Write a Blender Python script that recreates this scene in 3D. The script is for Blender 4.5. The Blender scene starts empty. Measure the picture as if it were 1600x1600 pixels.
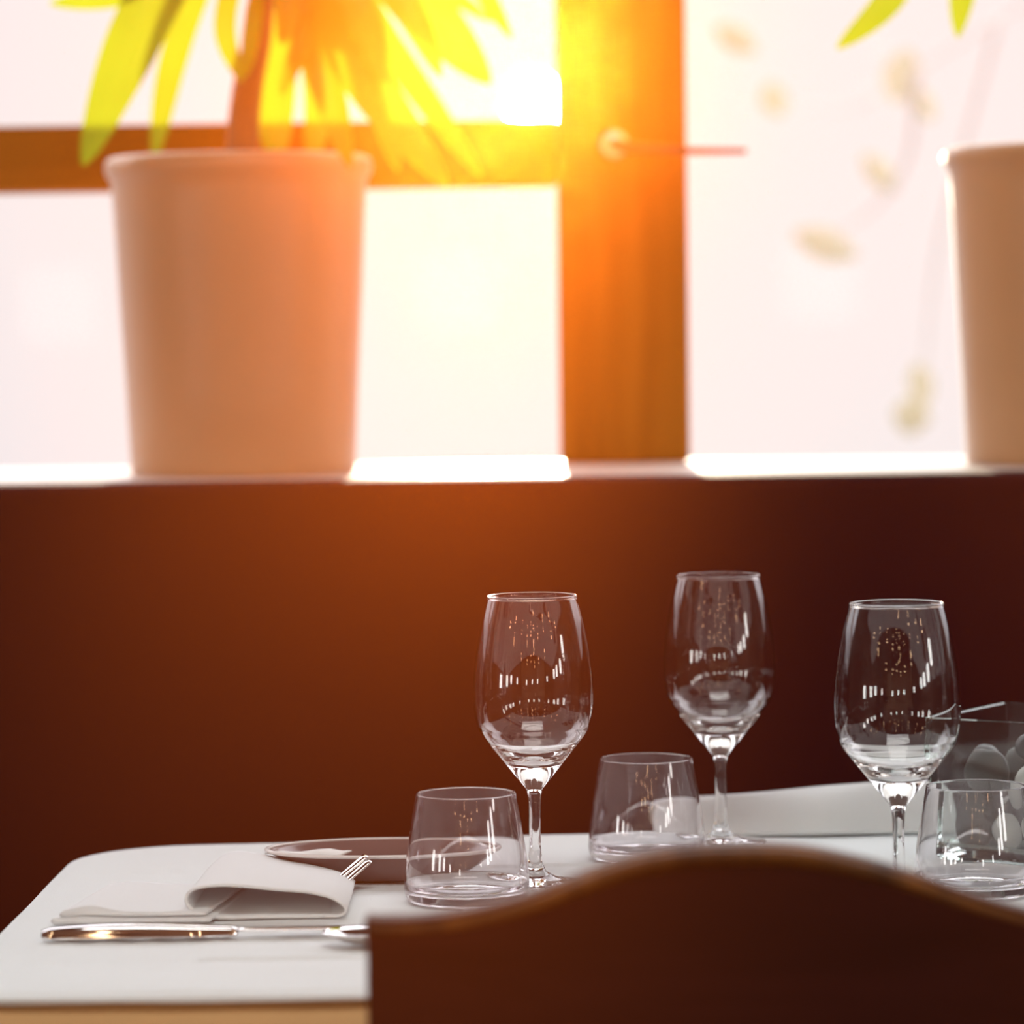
import bpy, bmesh, math, random
from mathutils import Vector, Matrix, noise

scene = bpy.context.scene
COL = scene.collection
PI = math.pi

# ------------------------------------------------------------------ camera
F = 5800.0                                   # focal length in pixels of a 1600 px frame
CAM = Vector((0.0, 0.0, 1.125))
PITCH = math.atan(280 / F)
ROLL = math.radians(0.75)
r0 = Vector((1, 0, 0))
u0 = Vector((0, math.sin(PITCH), math.cos(PITCH)))
fw = Vector((0, math.cos(PITCH), -math.sin(PITCH)))
cr = r0 * math.cos(ROLL) - u0 * math.sin(ROLL)
cu = r0 * math.sin(ROLL) + u0 * math.cos(ROLL)
cam_data = bpy.data.cameras.new('camera')
cam = bpy.data.objects.new('camera', cam_data)
COL.objects.link(cam)
rot = Matrix((cr, cu, -fw)).transposed().to_4x4()
cam.matrix_world = Matrix.Translation(CAM) @ rot
cam_data.sensor_fit = 'HORIZONTAL'
cam_data.sensor_width = 24.0
cam_data.lens = F / 1600 * 24.0
cam_data.clip_start = 0.05
cam_data.clip_end = 1000
cam_data.dof.use_dof = True
cam_data.dof.focus_distance = 2.50
cam_data.dof.aperture_fstop = 3.0
scene.camera = cam


def ray(px, py):
    return fw + cr * ((px - 800) / F) + cu * ((800 - py) / F)


def at(px, py, Y):
    """the point of the place seen at a pixel, at distance Y into the room"""
    d = ray(px, py)
    return CAM + d * (Y / d.y)


def onz(px, py, z):
    d = ray(px, py)
    return CAM + d * ((z - CAM.z) / d.z)


# ------------------------------------------------------------------ sky, sun, lamps, exposure
scene.view_settings.view_transform = 'Standard'
scene.view_settings.look = 'None'
scene.view_settings.gamma = 1.0
scene.view_settings.use_curve_mapping = False
scene.view_settings.exposure = 0.0

SUN_DIR = ray(835, 160).normalized()         # from the room towards the sun
world = bpy.data.worlds.new('sky')
scene.world = world
world.use_nodes = True
nt = world.node_tree
for n in list(nt.nodes):
    nt.nodes.remove(n)
out = nt.nodes.new('ShaderNodeOutputWorld')
bg = nt.nodes.new('ShaderNodeBackground')
tc = nt.nodes.new('ShaderNodeTexCoord')
dot = nt.nodes.new('ShaderNodeVectorMath'); dot.operation = 'DOT_PRODUCT'
dot.inputs[1].default_value = SUN_DIR
nt.links.new(tc.outputs['Generated'], dot.inputs[0])
ramp = nt.nodes.new('ShaderNodeMapRange')
ramp.interpolation_type = 'SMOOTHERSTEP'
ramp.inputs['From Min'].default_value = math.cos(math.radians(14))
ramp.inputs['From Max'].default_value = 1.0
nt.links.new(dot.outputs['Value'], ramp.inputs['Value'])
mixc = nt.nodes.new('ShaderNodeMix'); mixc.data_type = 'RGBA'
mixc.inputs['A'].default_value = (0.82, 0.80, 0.85, 1)
mixc.inputs['B'].default_value = (1.00, 0.90, 0.88, 1)
nt.links.new(ramp.outputs['Result'], mixc.inputs['Factor'])
disc = nt.nodes.new('ShaderNodeMath'); disc.operation = 'GREATER_THAN'
disc.inputs[1].default_value = math.cos(math.radians(0.27))
nt.links.new(dot.outputs['Value'], disc.inputs[0])
mixd = nt.nodes.new('ShaderNodeMix'); mixd.data_type = 'RGBA'
mixd.inputs['B'].default_value = (500.0, 400.0, 260.0, 1)
nt.links.new(mixc.outputs['Result'], mixd.inputs['A'])
nt.links.new(disc.outputs['Value'], mixd.inputs['Factor'])
nt.links.new(mixd.outputs['Result'], bg.inputs['Color'])
sep = nt.nodes.new('ShaderNodeSeparateXYZ')
nt.links.new(tc.outputs['Generated'], sep.inputs[0])
el = nt.nodes.new('ShaderNodeMapRange'); el.interpolation_type = 'SMOOTHSTEP'     # upper sky, out of view, raised to brighten glass edges and rims
el.inputs['From Min'].default_value = 0.085; el.inputs['From Max'].default_value = 0.32
el.inputs['To Min'].default_value = 1.0; el.inputs['To Max'].default_value = 4.0
nt.links.new(sep.outputs['Z'], el.inputs['Value'])
nt.links.new(el.outputs['Result'], bg.inputs['Strength'])
nt.links.new(bg.outputs['Background'], out.inputs['Surface'])

SUN_DIST = 200.0
sun_data = bpy.data.lights.new('sun', 'POINT')           # a far ball of light outside the window
sun_data.energy = 9.0 * 4 * PI * SUN_DIST ** 2
sun_data.color = (1.0, 0.86, 0.62)
sun_data.shadow_soft_size = 4.2              # sun and the bright haze ring around it
sun = bpy.data.objects.new('sun', sun_data)
sun.location = CAM + SUN_DIR * SUN_DIST
COL.objects.link(sun)


def area(name, loc, target, sx, sy, power, color):
    d = bpy.data.lights.new(name, 'AREA')
    d.shape = 'RECTANGLE'; d.size = sx; d.size_y = sy
    d.energy = power; d.color = color
    o = bpy.data.objects.new(name, d)
    o.location = loc
    o.rotation_euler = (Vector(target) - Vector(loc)).to_track_quat('-Z', 'Y').to_euler()
    COL.objects.link(o)
    return o


area('ceiling_light_source', (0.1, 1.45, 2.80), (0.1, 1.9, 0.75), 1.5, 1.0, 30, (1.0, 0.97, 0.93))

# two scatter lobes, yellow and red, fitted to the sun's lens glare
GLARE_HAZE = (((1.0, 1.0, 0.01), 0.0025, 0.963), ((1.0, 0.03, 0.014), 0.0125, 0.965))
scene.cycles.max_bounces = 24
scene.cycles.glossy_bounces = 14
scene.cycles.transmission_bounces = 24
scene.cycles.transparent_max_bounces = 16


# ------------------------------------------------------------------ materials
def new_mat(name):
    m = bpy.data.materials.new(name)
    m.use_nodes = True
    t = m.node_tree
    b = t.nodes['Principled BSDF']
    return m, t, b


def surf(name, color, rough=0.6, metallic=0.0, noise_scale=0, noise_amt=0.1, bump=0.0, spec=0.5, coat=0.0, bump_scale=None):
    m, t, b = new_mat(name)
    b.inputs['Base Color'].default_value = (*color, 1)
    b.inputs['Roughness'].default_value = rough
    b.inputs['Metallic'].default_value = metallic
    b.inputs['Specular IOR Level'].default_value = spec
    b.inputs['Coat Weight'].default_value = coat
    if noise_scale:
        tc = t.nodes.new('ShaderNodeTexCoord')
        nz = t.nodes.new('ShaderNodeTexNoise')
        nz.inputs['Scale'].default_value = noise_scale
        nz.inputs['Detail'].default_value = 4
        t.links.new(tc.outputs['Object'], nz.inputs['Vector'])
        mx = t.nodes.new('ShaderNodeMix'); mx.data_type = 'RGBA'
        mx.inputs['A'].default_value = (*[c * (1 - noise_amt) for c in color], 1)
        mx.inputs['B'].default_value = (*[min(1, c * (1 + noise_amt)) for c in color], 1)
        t.links.new(nz.outputs['Fac'], mx.inputs['Factor'])
        t.links.new(mx.outputs['Result'], b.inputs['Base Color'])
        if bump:
            bp = t.nodes.new('ShaderNodeBump')
            bp.inputs['Strength'].default_value = bump
            bp.inputs['Distance'].default_value = 0.002
            n2 = nz
            if bump_scale:
                n2 = t.nodes.new('ShaderNodeTexNoise'); n2.inputs['Scale'].default_value = bump_scale
                t.links.new(tc.outputs['Object'], n2.inputs['Vector'])
            t.links.new(n2.outputs['Fac'], bp.inputs['Height'])
            t.links.new(bp.outputs['Normal'], b.inputs['Normal'])
    return m


def wood(name, c1, c2, rough=0.35, scale=6, axis='X', coat=0.0, spec=0.5):
    m, t, b = new_mat(name)
    tc = t.nodes.new('ShaderNodeTexCoord')
    mp = t.nodes.new('ShaderNodeMapping')
    s = {'X': (0.6, 9, 9), 'Y': (9, 0.6, 9), 'Z': (9, 9, 0.6)}[axis]
    mp.inputs['Scale'].default_value = s
    nz = t.nodes.new('ShaderNodeTexNoise')
    nz.inputs['Scale'].default_value = scale
    nz.inputs['Detail'].default_value = 5
    nz.inputs['Distortion'].default_value = 0.8
    t.links.new(tc.outputs['Object'], mp.inputs['Vector'])
    t.links.new(mp.outputs['Vector'], nz.inputs['Vector'])
    r = t.nodes.new('ShaderNodeValToRGB')
    r.color_ramp.elements[0].color = (*c1, 1); r.color_ramp.elements[0].position = 0.3
    r.color_ramp.elements[1].color = (*c2, 1); r.color_ramp.elements[1].position = 0.7
    t.links.new(nz.outputs['Fac'], r.inputs['Fac'])
    t.links.new(r.outputs['Color'], b.inputs['Base Color'])
    b.inputs['Roughness'].default_value = rough
    b.inputs['Coat Weight'].default_value = coat
    b.inputs['Specular IOR Level'].default_value = spec
    return m


def glass(name, tint=(1, 1, 1), ior=1.5, dust=0.0):
    m = bpy.data.materials.new(name); m.use_nodes = True
    t = m.node_tree
    for n in list(t.nodes):
        t.nodes.remove(n)
    o = t.nodes.new('ShaderNodeOutputMaterial')
    g = t.nodes.new('ShaderNodeBsdfGlass')
    g.inputs['Color'].default_value = (*tint, 1)
    g.inputs['Roughness'].default_value = 0.0
    g.inputs['IOR'].default_value = ior
    if dust:
        df = t.nodes.new('ShaderNodeBsdfDiffuse')
        df.inputs['Color'].default_value = (0.85, 0.82, 0.82, 1)
        tr = t.nodes.new('ShaderNodeBsdfTranslucent')
        tr.inputs['Color'].default_value = (0.85, 0.82, 0.82, 1)
        ad = t.nodes.new('ShaderNodeMixShader')
        t.links.new(df.outputs[0], ad.inputs[1]); t.links.new(tr.outputs[0], ad.inputs[2])
        mx = t.nodes.new('ShaderNodeMixShader')
        tc = t.nodes.new('ShaderNodeTexCoord')
        nz = t.nodes.new('ShaderNodeTexNoise'); nz.inputs['Scale'].default_value = 90; nz.inputs['Detail'].default_value = 6
        mr = t.nodes.new('ShaderNodeMapRange')
        mr.inputs['From Min'].default_value = 0.35; mr.inputs['From Max'].default_value = 0.75
        mr.inputs['To Min'].default_value = dust * 0.4; mr.inputs['To Max'].default_value = dust * 1.8
        t.links.new(tc.outputs['Object'], nz.inputs['Vector'])
        t.links.new(nz.outputs['Fac'], mr.inputs['Value'])
        t.links.new(mr.outputs['Result'], mx.inputs['Fac'])
        t.links.new(g.outputs[0], mx.inputs[1]); t.links.new(ad.outputs[0], mx.inputs[2])
        t.links.new(mx.outputs[0], o.inputs['Surface'])
    else:
        t.links.new(g.outputs[0], o.inputs['Surface'])
    return m


def pane_mat(name):
    """thin window glass: clear, with a weak mirror reflection"""
    m = bpy.data.materials.new(name); m.use_nodes = True
    t = m.node_tree
    for n in list(t.nodes):
        t.nodes.remove(n)
    o = t.nodes.new('ShaderNodeOutputMaterial')
    tr = t.nodes.new('ShaderNodeBsdfTransparent'); tr.inputs['Color'].default_value = (0.99, 0.985, 0.98, 1)
    gl = t.nodes.new('ShaderNodeBsdfGlossy'); gl.inputs['Roughness'].default_value = 0.0
    mx = t.nodes.new('ShaderNodeMixShader'); mx.inputs['Fac'].default_value = 0.002
    t.links.new(tr.outputs[0], mx.inputs[1]); t.links.new(gl.outputs[0], mx.inputs[2])
    t.links.new(mx.outputs[0], o.inputs['Surface'])
    return m


def emit(name, color, strength):
    m = bpy.data.materials.new(name); m.use_nodes = True
    t = m.node_tree
    for n in list(t.nodes):
        t.nodes.remove(n)
    o = t.nodes.new('ShaderNodeOutputMaterial')
    e = t.nodes.new('ShaderNodeEmission')
    e.inputs['Color'].default_value = (*color, 1); e.inputs['Strength'].default_value = strength
    t.links.new(e.outputs[0], o.inputs['Surface'])
    return m


def leaf_mat(name, c, ct, tfac=0.6):
    m = bpy.data.materials.new(name); m.use_nodes = True
    t = m.node_tree
    for n in list(t.nodes):
        t.nodes.remove(n)
    o = t.nodes.new('ShaderNodeOutputMaterial')
    df = t.nodes.new('ShaderNodeBsdfPrincipled')
    df.inputs['Roughness'].default_value = 0.4
    tr = t.nodes.new('ShaderNodeBsdfTranslucent')
    tc = t.nodes.new('ShaderNodeTexCoord')
    nz = t.nodes.new('ShaderNodeTexNoise'); nz.inputs['Scale'].default_value = 14
    t.links.new(tc.outputs['Object'], nz.inputs['Vector'])
    for node, col, sock in ((df, c, 'Base Color'), (tr, ct, 'Color')):
        mx = t.nodes.new('ShaderNodeMix'); mx.data_type = 'RGBA'
        mx.inputs['A'].default_value = (*[x * 0.8 for x in col], 1)
        mx.inputs['B'].default_value = (*[min(1, x * 1.15) for x in col], 1)
        t.links.new(nz.outputs['Fac'], mx.inputs['Factor'])
        t.links.new(mx.outputs['Result'], node.inputs[sock])
    ms = t.nodes.new('ShaderNodeMixShader'); ms.inputs['Fac'].default_value = tfac
    t.links.new(df.outputs[0], ms.inputs[1]); t.links.new(tr.outputs[0], ms.inputs[2])
    t.links.new(ms.outputs[0], o.inputs['Surface'])
    return m


M = {}
M['cloth'] = surf('white_linen', (0.80, 0.85, 0.85), 0.9, noise_scale=5, noise_amt=0.02, bump=0.25, spec=0.1, bump_scale=700)
M['tan_cloth'] = surf('tan_cloth', (0.66, 0.42, 0.20), 0.9, noise_scale=9, noise_amt=0.12, bump=0.2, spec=0.1, bump_scale=500)
M['napkin'] = surf('napkin_linen', (0.90, 0.93, 0.93), 0.9, noise_scale=60, noise_amt=0.02, bump=0.1, spec=0.1)
_t = M['napkin'].node_tree
_b = _t.nodes['Principled BSDF']; _o = _t.nodes['Material Output']
_tr = _t.nodes.new('ShaderNodeBsdfTranslucent'); _tr.inputs['Color'].default_value = (0.90, 0.92, 0.92, 1)
_mx = _t.nodes.new('ShaderNodeMixShader'); _mx.inputs['Fac'].default_value = 0.15
_t.links.new(_b.outputs[0], _mx.inputs[1]); _t.links.new(_tr.outputs[0], _mx.inputs[2]); _t.links.new(_mx.outputs[0], _o.inputs['Surface'])
M['maroon'] = surf('maroon_upholstery', (0.026, 0.0038, 0.010), 0.8, noise_scale=3, noise_amt=0.12, bump=0.05, spec=0.04, bump_scale=220)
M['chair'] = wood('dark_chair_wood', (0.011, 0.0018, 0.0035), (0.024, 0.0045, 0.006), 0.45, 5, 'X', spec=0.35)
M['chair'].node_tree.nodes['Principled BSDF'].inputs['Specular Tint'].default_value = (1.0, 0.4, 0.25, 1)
M['chair_edge'] = wood('chair_edge_highlight', (0.035, 0.011, 0.002), (0.26, 0.09, 0.008), 0.35, 2.2, 'Z', spec=0.5)  # golden tone stands in for the warm highlight on the backrest top
M['frame'] = wood('window_frame_wood', (0.22, 0.085, 0.006), (0.30, 0.12, 0.009), 0.6, 4, 'Z', spec=0.1)
M['frame_h'] = wood('window_bar_wood', (0.36, 0.12, 0.008), (0.45, 0.15, 0.012), 0.6, 4, 'X', spec=0.1)
M['sill'] = surf('sill_paint', (0.72, 0.66, 0.60), 0.35, noise_scale=6, noise_amt=0.04)
M['pot'] = surf('pot_ceramic', (0.56, 0.32, 0.155), 0.4, noise_scale=7, noise_amt=0.10)
M['pot'].node_tree.nodes['Principled BSDF'].inputs['Sheen Weight'].default_value = 0.6
M['pot'].node_tree.nodes['Principled BSDF'].inputs['Sheen Roughness'].default_value = 0.35
M['soil'] = surf('soil', (0.05, 0.03, 0.02), 1.0, noise_scale=60, noise_amt=0.5, bump=0.8)
M['trunk'] = surf('cane', (0.20, 0.10, 0.04), 0.8, noise_scale=30, noise_amt=0.3, bump=0.5)
M['leaf'] = leaf_mat('plant_leaf', (0.22, 0.32, 0.015), (0.27, 0.31, 0.012), 0.65)
M['wine_glass'] = glass('wine_glass_crystal', (1, 1, 1), 1.46)
M['tumbler'] = glass('tumbler_glass', (0.985, 0.98, 0.985), 1.48, dust=0.018)
M['vase'] = glass('vase_glass', (0.965, 0.99, 0.98), 1.5, dust=0.005)
M['pane'] = pane_mat('window_pane')
M['steel'] = surf('polished_steel', (0.80, 0.79, 0.78), 0.045, metallic=1.0)
M['brass'] = surf('handle_metal', (0.14, 0.055, 0.02), 0.5, metallic=0.0, spec=0.2)
M['rosette'] = surf('handle_rosette_metal', (0.85, 0.70, 0.55), 0.25, metallic=0.5)
M['dish'] = surf('dish_glaze', (0.20, 0.135, 0.13), 0.2, noise_scale=20, noise_amt=0.05)
M['dish_rim'] = surf('dish_rim_glaze', (0.85, 0.82, 0.80), 0.2)
M['paper'] = surf('white_paper', (0.86, 0.88, 0.86), 0.8)
M['wall'] = surf('wall_plaster', (0.10, 0.05, 0.035), 0.8, noise_scale=4, noise_amt=0.1)
M['ceiling'] = surf('ceiling_paint', (0.16, 0.10, 0.08), 0.9, noise_scale=4, noise_amt=0.05)
M['floor'] = wood('floor_boards', (0.06, 0.03, 0.018), (0.11, 0.055, 0.03), 0.4, 3, 'Y')
M['stone_white'] = surf('white_pebble', (0.86, 0.85, 0.84), 0.5, noise_scale=40, noise_amt=0.08)
M['stone_grey'] = surf('grey_pebble', (0.075, 0.072, 0.07), 0.5, noise_scale=60, noise_amt=0.3)
M['stone_dark'] = surf('dark_pebble', (0.03, 0.032, 0.035), 0.35, noise_scale=40, noise_amt=0.3)
M['globe'] = emit('globe_lamp_glow', (1.0, 0.97, 0.93), 16)
M['bulb'] = emit('string_bulb_glow', (1.0, 0.62, 0.34), 24)
M['panel'] = emit('panel_glow', (1.0, 0.97, 0.93), 1.2)
M['black'] = surf('black_metal', (0.02, 0.02, 0.02), 0.4)


# ------------------------------------------------------------------ mesh helpers
def link(name, bm, mat, parent=None, smooth=False, autos=None):
    me = bpy.data.meshes.new(name)
    bm.normal_update()
    bm.to_mesh(me); bm.free()
    for m in (mat if isinstance(mat, (list, tuple)) else [mat]):
        me.materials.append(m)
    if smooth:
        for p in me.polygons:
            p.use_smooth = True
    o = bpy.data.objects.new(name, me)
    COL.objects.link(o)
    if parent:
        o.parent = parent
    return o


def tag(o, label=None, cat=None, group=None, kind=None):
    if label: o['label'] = label
    if cat: o['category'] = cat
    if group: o['group'] = group
    if kind: o['kind'] = kind
    return o


def empty(name, loc, rz=0):
    o = bpy.data.objects.new(name, None)
    o.empty_display_size = 0.05
    o.location = loc; o.rotation_euler = (0, 0, rz)
    COL.objects.link(o)
    return o


def box(bm, lo, hi, bevel=0.0, seg=2):
    vs = [bm.verts.new((x, y, z)) for x in (lo[0], hi[0]) for y in (lo[1], hi[1]) for z in (lo[2], hi[2])]
    fs = [(0, 1, 3, 2), (4, 6, 7, 5), (0, 4, 5, 1), (2, 3, 7, 6), (0, 2, 6, 4), (1, 5, 7, 3)]
    faces = [bm.faces.new([vs[i] for i in f]) for f in fs]
    if bevel:
        es = list({e for f in faces for e in f.edges})
        bmesh.ops.bevel(bm, geom=es, offset=bevel, segments=seg, profile=0.5, affect='EDGES')
    return faces


def boxmesh(name, lo, hi, mat, parent=None, bevel=0.0, seg=2):
    bm = bmesh.new(); box(bm, lo, hi, bevel, seg)
    bmesh.ops.recalc_face_normals(bm, faces=bm.faces)
    return link(name, bm, mat, parent)


def lathe(name, prof, mat, parent=None, seg=72, sx=1.0, sy=1.0, closed=False):
    """prof: (r, z) from one pole or edge to the other"""
    bm = bmesh.new()
    rings = []
    for r, z in prof:
        if r < 1e-6:
            rings.append([bm.verts.new((0, 0, z))])
        else:
            rings.append([bm.verts.new((r * sx * math.cos(2 * PI * k / seg), r * sy * math.sin(2 * PI * k / seg), z)) for k in range(seg)])
    pairs = list(zip(rings[:-1], rings[1:]))
    if closed:
        pairs.append((rings[-1], rings[0]))
    for a, b in pairs:
        for k in range(seg):
            k2 = (k + 1) % seg
            if len(a) == 1 and len(b) == 1:
                continue
            if len(a) == 1:
                bm.faces.new((a[0], b[k], b[k2]))
            elif len(b) == 1:
                bm.faces.new((a[k], b[0], a[k2]))
            else:
                bm.faces.new((a[k], b[k], b[k2], a[k2]))
    bmesh.ops.recalc_face_normals(bm, faces=bm.faces)
    return link(name, bm, mat, parent, smooth=True)


def spline(pts, n):
    """Catmull-Rom through points (tuples of any length)"""
    P = [pts[0]] + list(pts) + [pts[-1]]
    res = []
    segs = len(pts) - 1
    for i in range(n + 1):
        t = i / n * segs
        k = min(int(t), segs - 1); u = t - k
        a, b, c, d = P[k], P[k + 1], P[k + 2], P[k + 3]
        res.append(tuple(0.5 * ((2 * b[j]) + (-a[j] + c[j]) * u + (2 * a[j] - 5 * b[j] + 4 * c[j] - d[j]) * u * u
                                + (-a[j] + 3 * b[j] - 3 * c[j] + d[j]) * u ** 3) for j in range(len(b))))
    return res


def grid_surface(bm, rows, wrap=False):
    V = [[bm.verts.new(p) for p in row] for row in rows]
    for a, b in zip(V[:-1], V[1:]):
        n = len(a)
        for k in range(n if wrap else n - 1):
            k2 = (k + 1) % n
            bm.faces.new((a[k], a[k2], b[k2], b[k]))
    return V


def tube(bm, pts, radii, seg=12, sx=1.0):
    pts = [Vector(p) for p in pts]
    rows = []
    for i, p in enumerate(pts):
        d = (pts[min(i + 1, len(pts) - 1)] - pts[max(i - 1, 0)]).normalized()
        s = d.cross(Vector((0, 0, 1)))
        if s.length < 1e-3:
            s = d.cross(Vector((0, 1, 0)))
        s.normalize(); u = s.cross(d).normalized()
        r = radii[i] if isinstance(radii, (list, tuple)) else radii
        rows.append([p + s * (r * sx * math.cos(2 * PI * k / seg)) + u * (r * math.sin(2 * PI * k / seg)) for k in range(seg)])
    V = grid_surface(bm, rows, wrap=True)
    bm.faces.new(list(reversed(V[0]))); bm.faces.new(V[-1])
    bmesh.ops.recalc_face_normals(bm, faces=bm.faces)


def copy_tree(o, parent=None):
    c = o.copy(); COL.objects.link(c); c.parent = parent
    for ch in [x for x in o.children]:
        copy_tree(ch, c)
    return c


# ------------------------------------------------------------------ the room
YW = 3.586                                    # inner face of the window frames
SILL_Z = 0.998
XL, XR, YB, H = -2.6, 2.6, -3.6, 2.9
tag(boxmesh('floor', (XL - .1, YB - .1, -0.05), (XR + .1, YW + .2, 0), M['floor']), 'dark wooden restaurant floor under the table', kind='structure')
tag(boxmesh('ceiling', (XL - .1, YB - .1, H), (XR + .1, YW + .2, H + 0.05), M['ceiling']), 'brown ceiling above the dining table', kind='structure')
tag(boxmesh('wall_left', (XL - .1, YB, 0), (XL, YW + .1, H), M['wall']), 'dark side wall of the dining room', kind='structure')
tag(boxmesh('wall_right', (XR, YB, 0), (XR + .1, YW + .1, H), M['wall']), 'dark side wall opposite the left wall', kind='structure')
tag(boxmesh('wall_rear', (XL - .1, YB - .1, 0), (XR + .1, YB, H), M['wall']), 'dark rear wall facing the windows', kind='structure')
bm = bmesh.new()
box(bm, (XL, YW - .02, 0), (XR, YW + .10, SILL_Z - 0.04))
box(bm, (XL, YW - .02, 2.62), (XR, YW + .10, H))
tag(link('wall_front', bm, M['wall']), 'dark wall below and above the windows', kind='structure')
tag(boxmesh('trim_1', (XL, 3.285, SILL_Z - 0.04), (XR, YW + .08, SILL_Z), M['sill'], bevel=0.004), 'pale window sill carrying the flower pots', kind='structure')

pl = at(873, 400, YW).x; pr = at(1075, 400, YW).x
tag(boxmesh('trim_2', (pl, YW, SILL_Z), (pr, YW + .09, 2.62), M['frame'], bevel=0.006), 'wide orange-brown wooden post between the two windows', kind='structure')

YG = YW + 0.055                               # glass plane
tz0 = at(450, 294, YW).z; tz1 = at(450, 190, YW).z


def window(name, x0, x1, label, bar=None):
    root = empty(name, ((x0 + x1) / 2, YW + 0.04, SILL_Z))
    tag(root, label, kind='structure')
    inv = Matrix.Translation(-root.location)
    fr = bmesh.new()
    w = 0.022
    if x0 < -1:
        box(fr, (x0, YW + .02, SILL_Z), (x0 + .06, YW + .08, 2.62), .003)
    if x1 > 1:
        box(fr, (x1 - .06, YW + .02, SILL_Z), (x1, YW + .08, 2.62), .003)
    box(fr, (x0, YW + .02, 2.55), (x1, YW + .08, 2.62), .003)
    fr.transform(inv)
    link('window_frame', fr, M['frame'], root)
    if bar:
        b = bmesh.new(); box(b, (x0, YW + .012, bar[0]), (x1, YW + .072, bar[1]), .005); b.transform(inv)
        link('transom_bar', b, M['frame_h'], root)
        spans = [(SILL_Z, bar[0]), (bar[1], 2.55)]
    else:
        spans = [(SILL_Z, 2.55)]
    for a, c in spans:
        b = bmesh.new(); box(b, (x0, YG - .003, a), (x1, YG + .003, c)); b.transform(inv)
        bmesh.ops.recalc_face_normals(b, faces=b.faces)
        link('pane', b, M['pane'], root)
    return root


window('window_1', XL, pl, 'bright window behind the round pot, crossed by a wooden bar', (tz0, tz1))
w2 = window('window_2', pr, XR, 'bright undivided window beside the wooden post, with a lever handle')
inv2 = Matrix.Translation(-w2.location)
# lever handle on the post
b = bmesh.new()
p0 = at(960, 224, YW - 0.012)
rz_ = []
for k in range(5):
    rz_.append((0.0135 * (1, 1, .96, .8, 0)[k], (0, .006, .009, .011, .0115)[k]))
seg = 32
rings = []
for r, h in rz_:
    if r == 0:
        rings.append([b.verts.new((p0.x, YW - h, p0.z))])
    else:
        rings.append([b.verts.new((p0.x + r * math.cos(2 * PI * k / seg), YW - h, p0.z + r * math.sin(2 * PI * k / seg))) for k in range(seg)])
for a_, b_ in zip(rings[:-1], rings[1:]):
    for k in range(seg):
        k2 = (k + 1) % seg
        if len(b_) == 1:
            b.faces.new((a_[k], a_[k2], b_[0]))
        else:
            b.faces.new((a_[k], a_[k2], b_[k2], b_[k]))
bmesh.ops.recalc_face_normals(b, faces=b.faces)
b.transform(inv2)
ros = link('handle_plate', b, M['rosette'], w2, smooth=True)
b = bmesh.new()
hp = [at(960, 224, YW - .006), at(962, 226, YW - .03), at(980, 230, YW - .045), at(1030, 234, YW - .05), at(1080, 236, YW - .05), at(1166, 236, YW - .05)]
tube(b, spline([tuple(p) for p in hp], 24), [0.006] * 8 + [0.006 - 0.0035 * (i / 16) for i in range(17)], 12)
b.transform(inv2)
link('handle', b, M['brass'], w2, smooth=True)

# ------------------------------------------------------------------ added haze volume standing in for the sun's lens glare
hm = bpy.data.materials.new('glare_haze'); hm.use_nodes = True
t = hm.node_tree
for n in list(t.nodes):
    t.nodes.remove(n)
o_ = t.nodes.new('ShaderNodeOutputMaterial')
add = t.nodes.new('ShaderNodeAddShader')
for i, (c_, d_, g_) in enumerate(GLARE_HAZE):
    vs = t.nodes.new('ShaderNodeVolumeScatter')
    vs.inputs['Color'].default_value = (*c_, 1)
    vs.inputs['Density'].default_value = d_
    vs.inputs['Anisotropy'].default_value = g_
    t.links.new(vs.outputs[0], add.inputs[i])
t.links.new(add.outputs[0], o_.inputs['Volume'])
hm.cycles.homogeneous_volume = True
hm.cycles.volume_sampling = 'EQUIANGULAR'
hz = boxmesh('haze', (XL - .02, YB - .02, -.02), (XR + .02, 1.25, H + .02), hm)
tag(hz, 'added thin haze imitating lens glare of the low sun in front of the table', 'haze', kind='stuff')

# ------------------------------------------------------------------ banquette
bq = empty('banquette', (0, 3.1, 0))
tag(bq, 'long dark maroon upholstered bench below the window sill', 'bench')


def rel(root, bm):
    bm.transform(root.matrix_basis.inverted()); return bm


b = bmesh.new(); box(b, (XL, 3.205, 0.46), (XR, 3.283, SILL_Z), .012, 4)
link('backrest', rel(bq, b), M['maroon'], bq)
b = bmesh.new(); box(b, (XL, 2.93, 0.36), (XR, 3.205, 0.47), .02, 4)
link('seat', rel(bq, b), M['maroon'], bq)
b = bmesh.new(); box(b, (XL, 2.97, 0.0), (XR, 3.28, 0.36))
link('base', rel(bq, b), M['chair'], bq)

# ------------------------------------------------------------------ table
TZ = 0.75
TL0, TL1 = -0.325, -0.312                      # left edge at front, at back
TR = 0.56
YF = 2.118


def yback(x):
    return 2.722 + (x + 0.31) * 0.115


tb = empty('dining_table', (0.12, 2.42, 0))
tag(tb, 'rectangular dining table hidden under white and tan cloths', 'table')
b = bmesh.new(); box(b, (TL0 + .012, YF + .012, TZ - .035), (TR - .012, 2.71, TZ - .006), .004)
link('tabletop', rel(tb, b), M['chair'], tb)
for x in (TL0 + .06, TR - .06):
    for y in (YF + .07, 2.65):
        b = bmesh.new(); box(b, (x - .022, y - .022, 0), (x + .022, y + .022, TZ - .035), .003)
        link('leg', rel(tb, b), M['chair'], tb)


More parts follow.
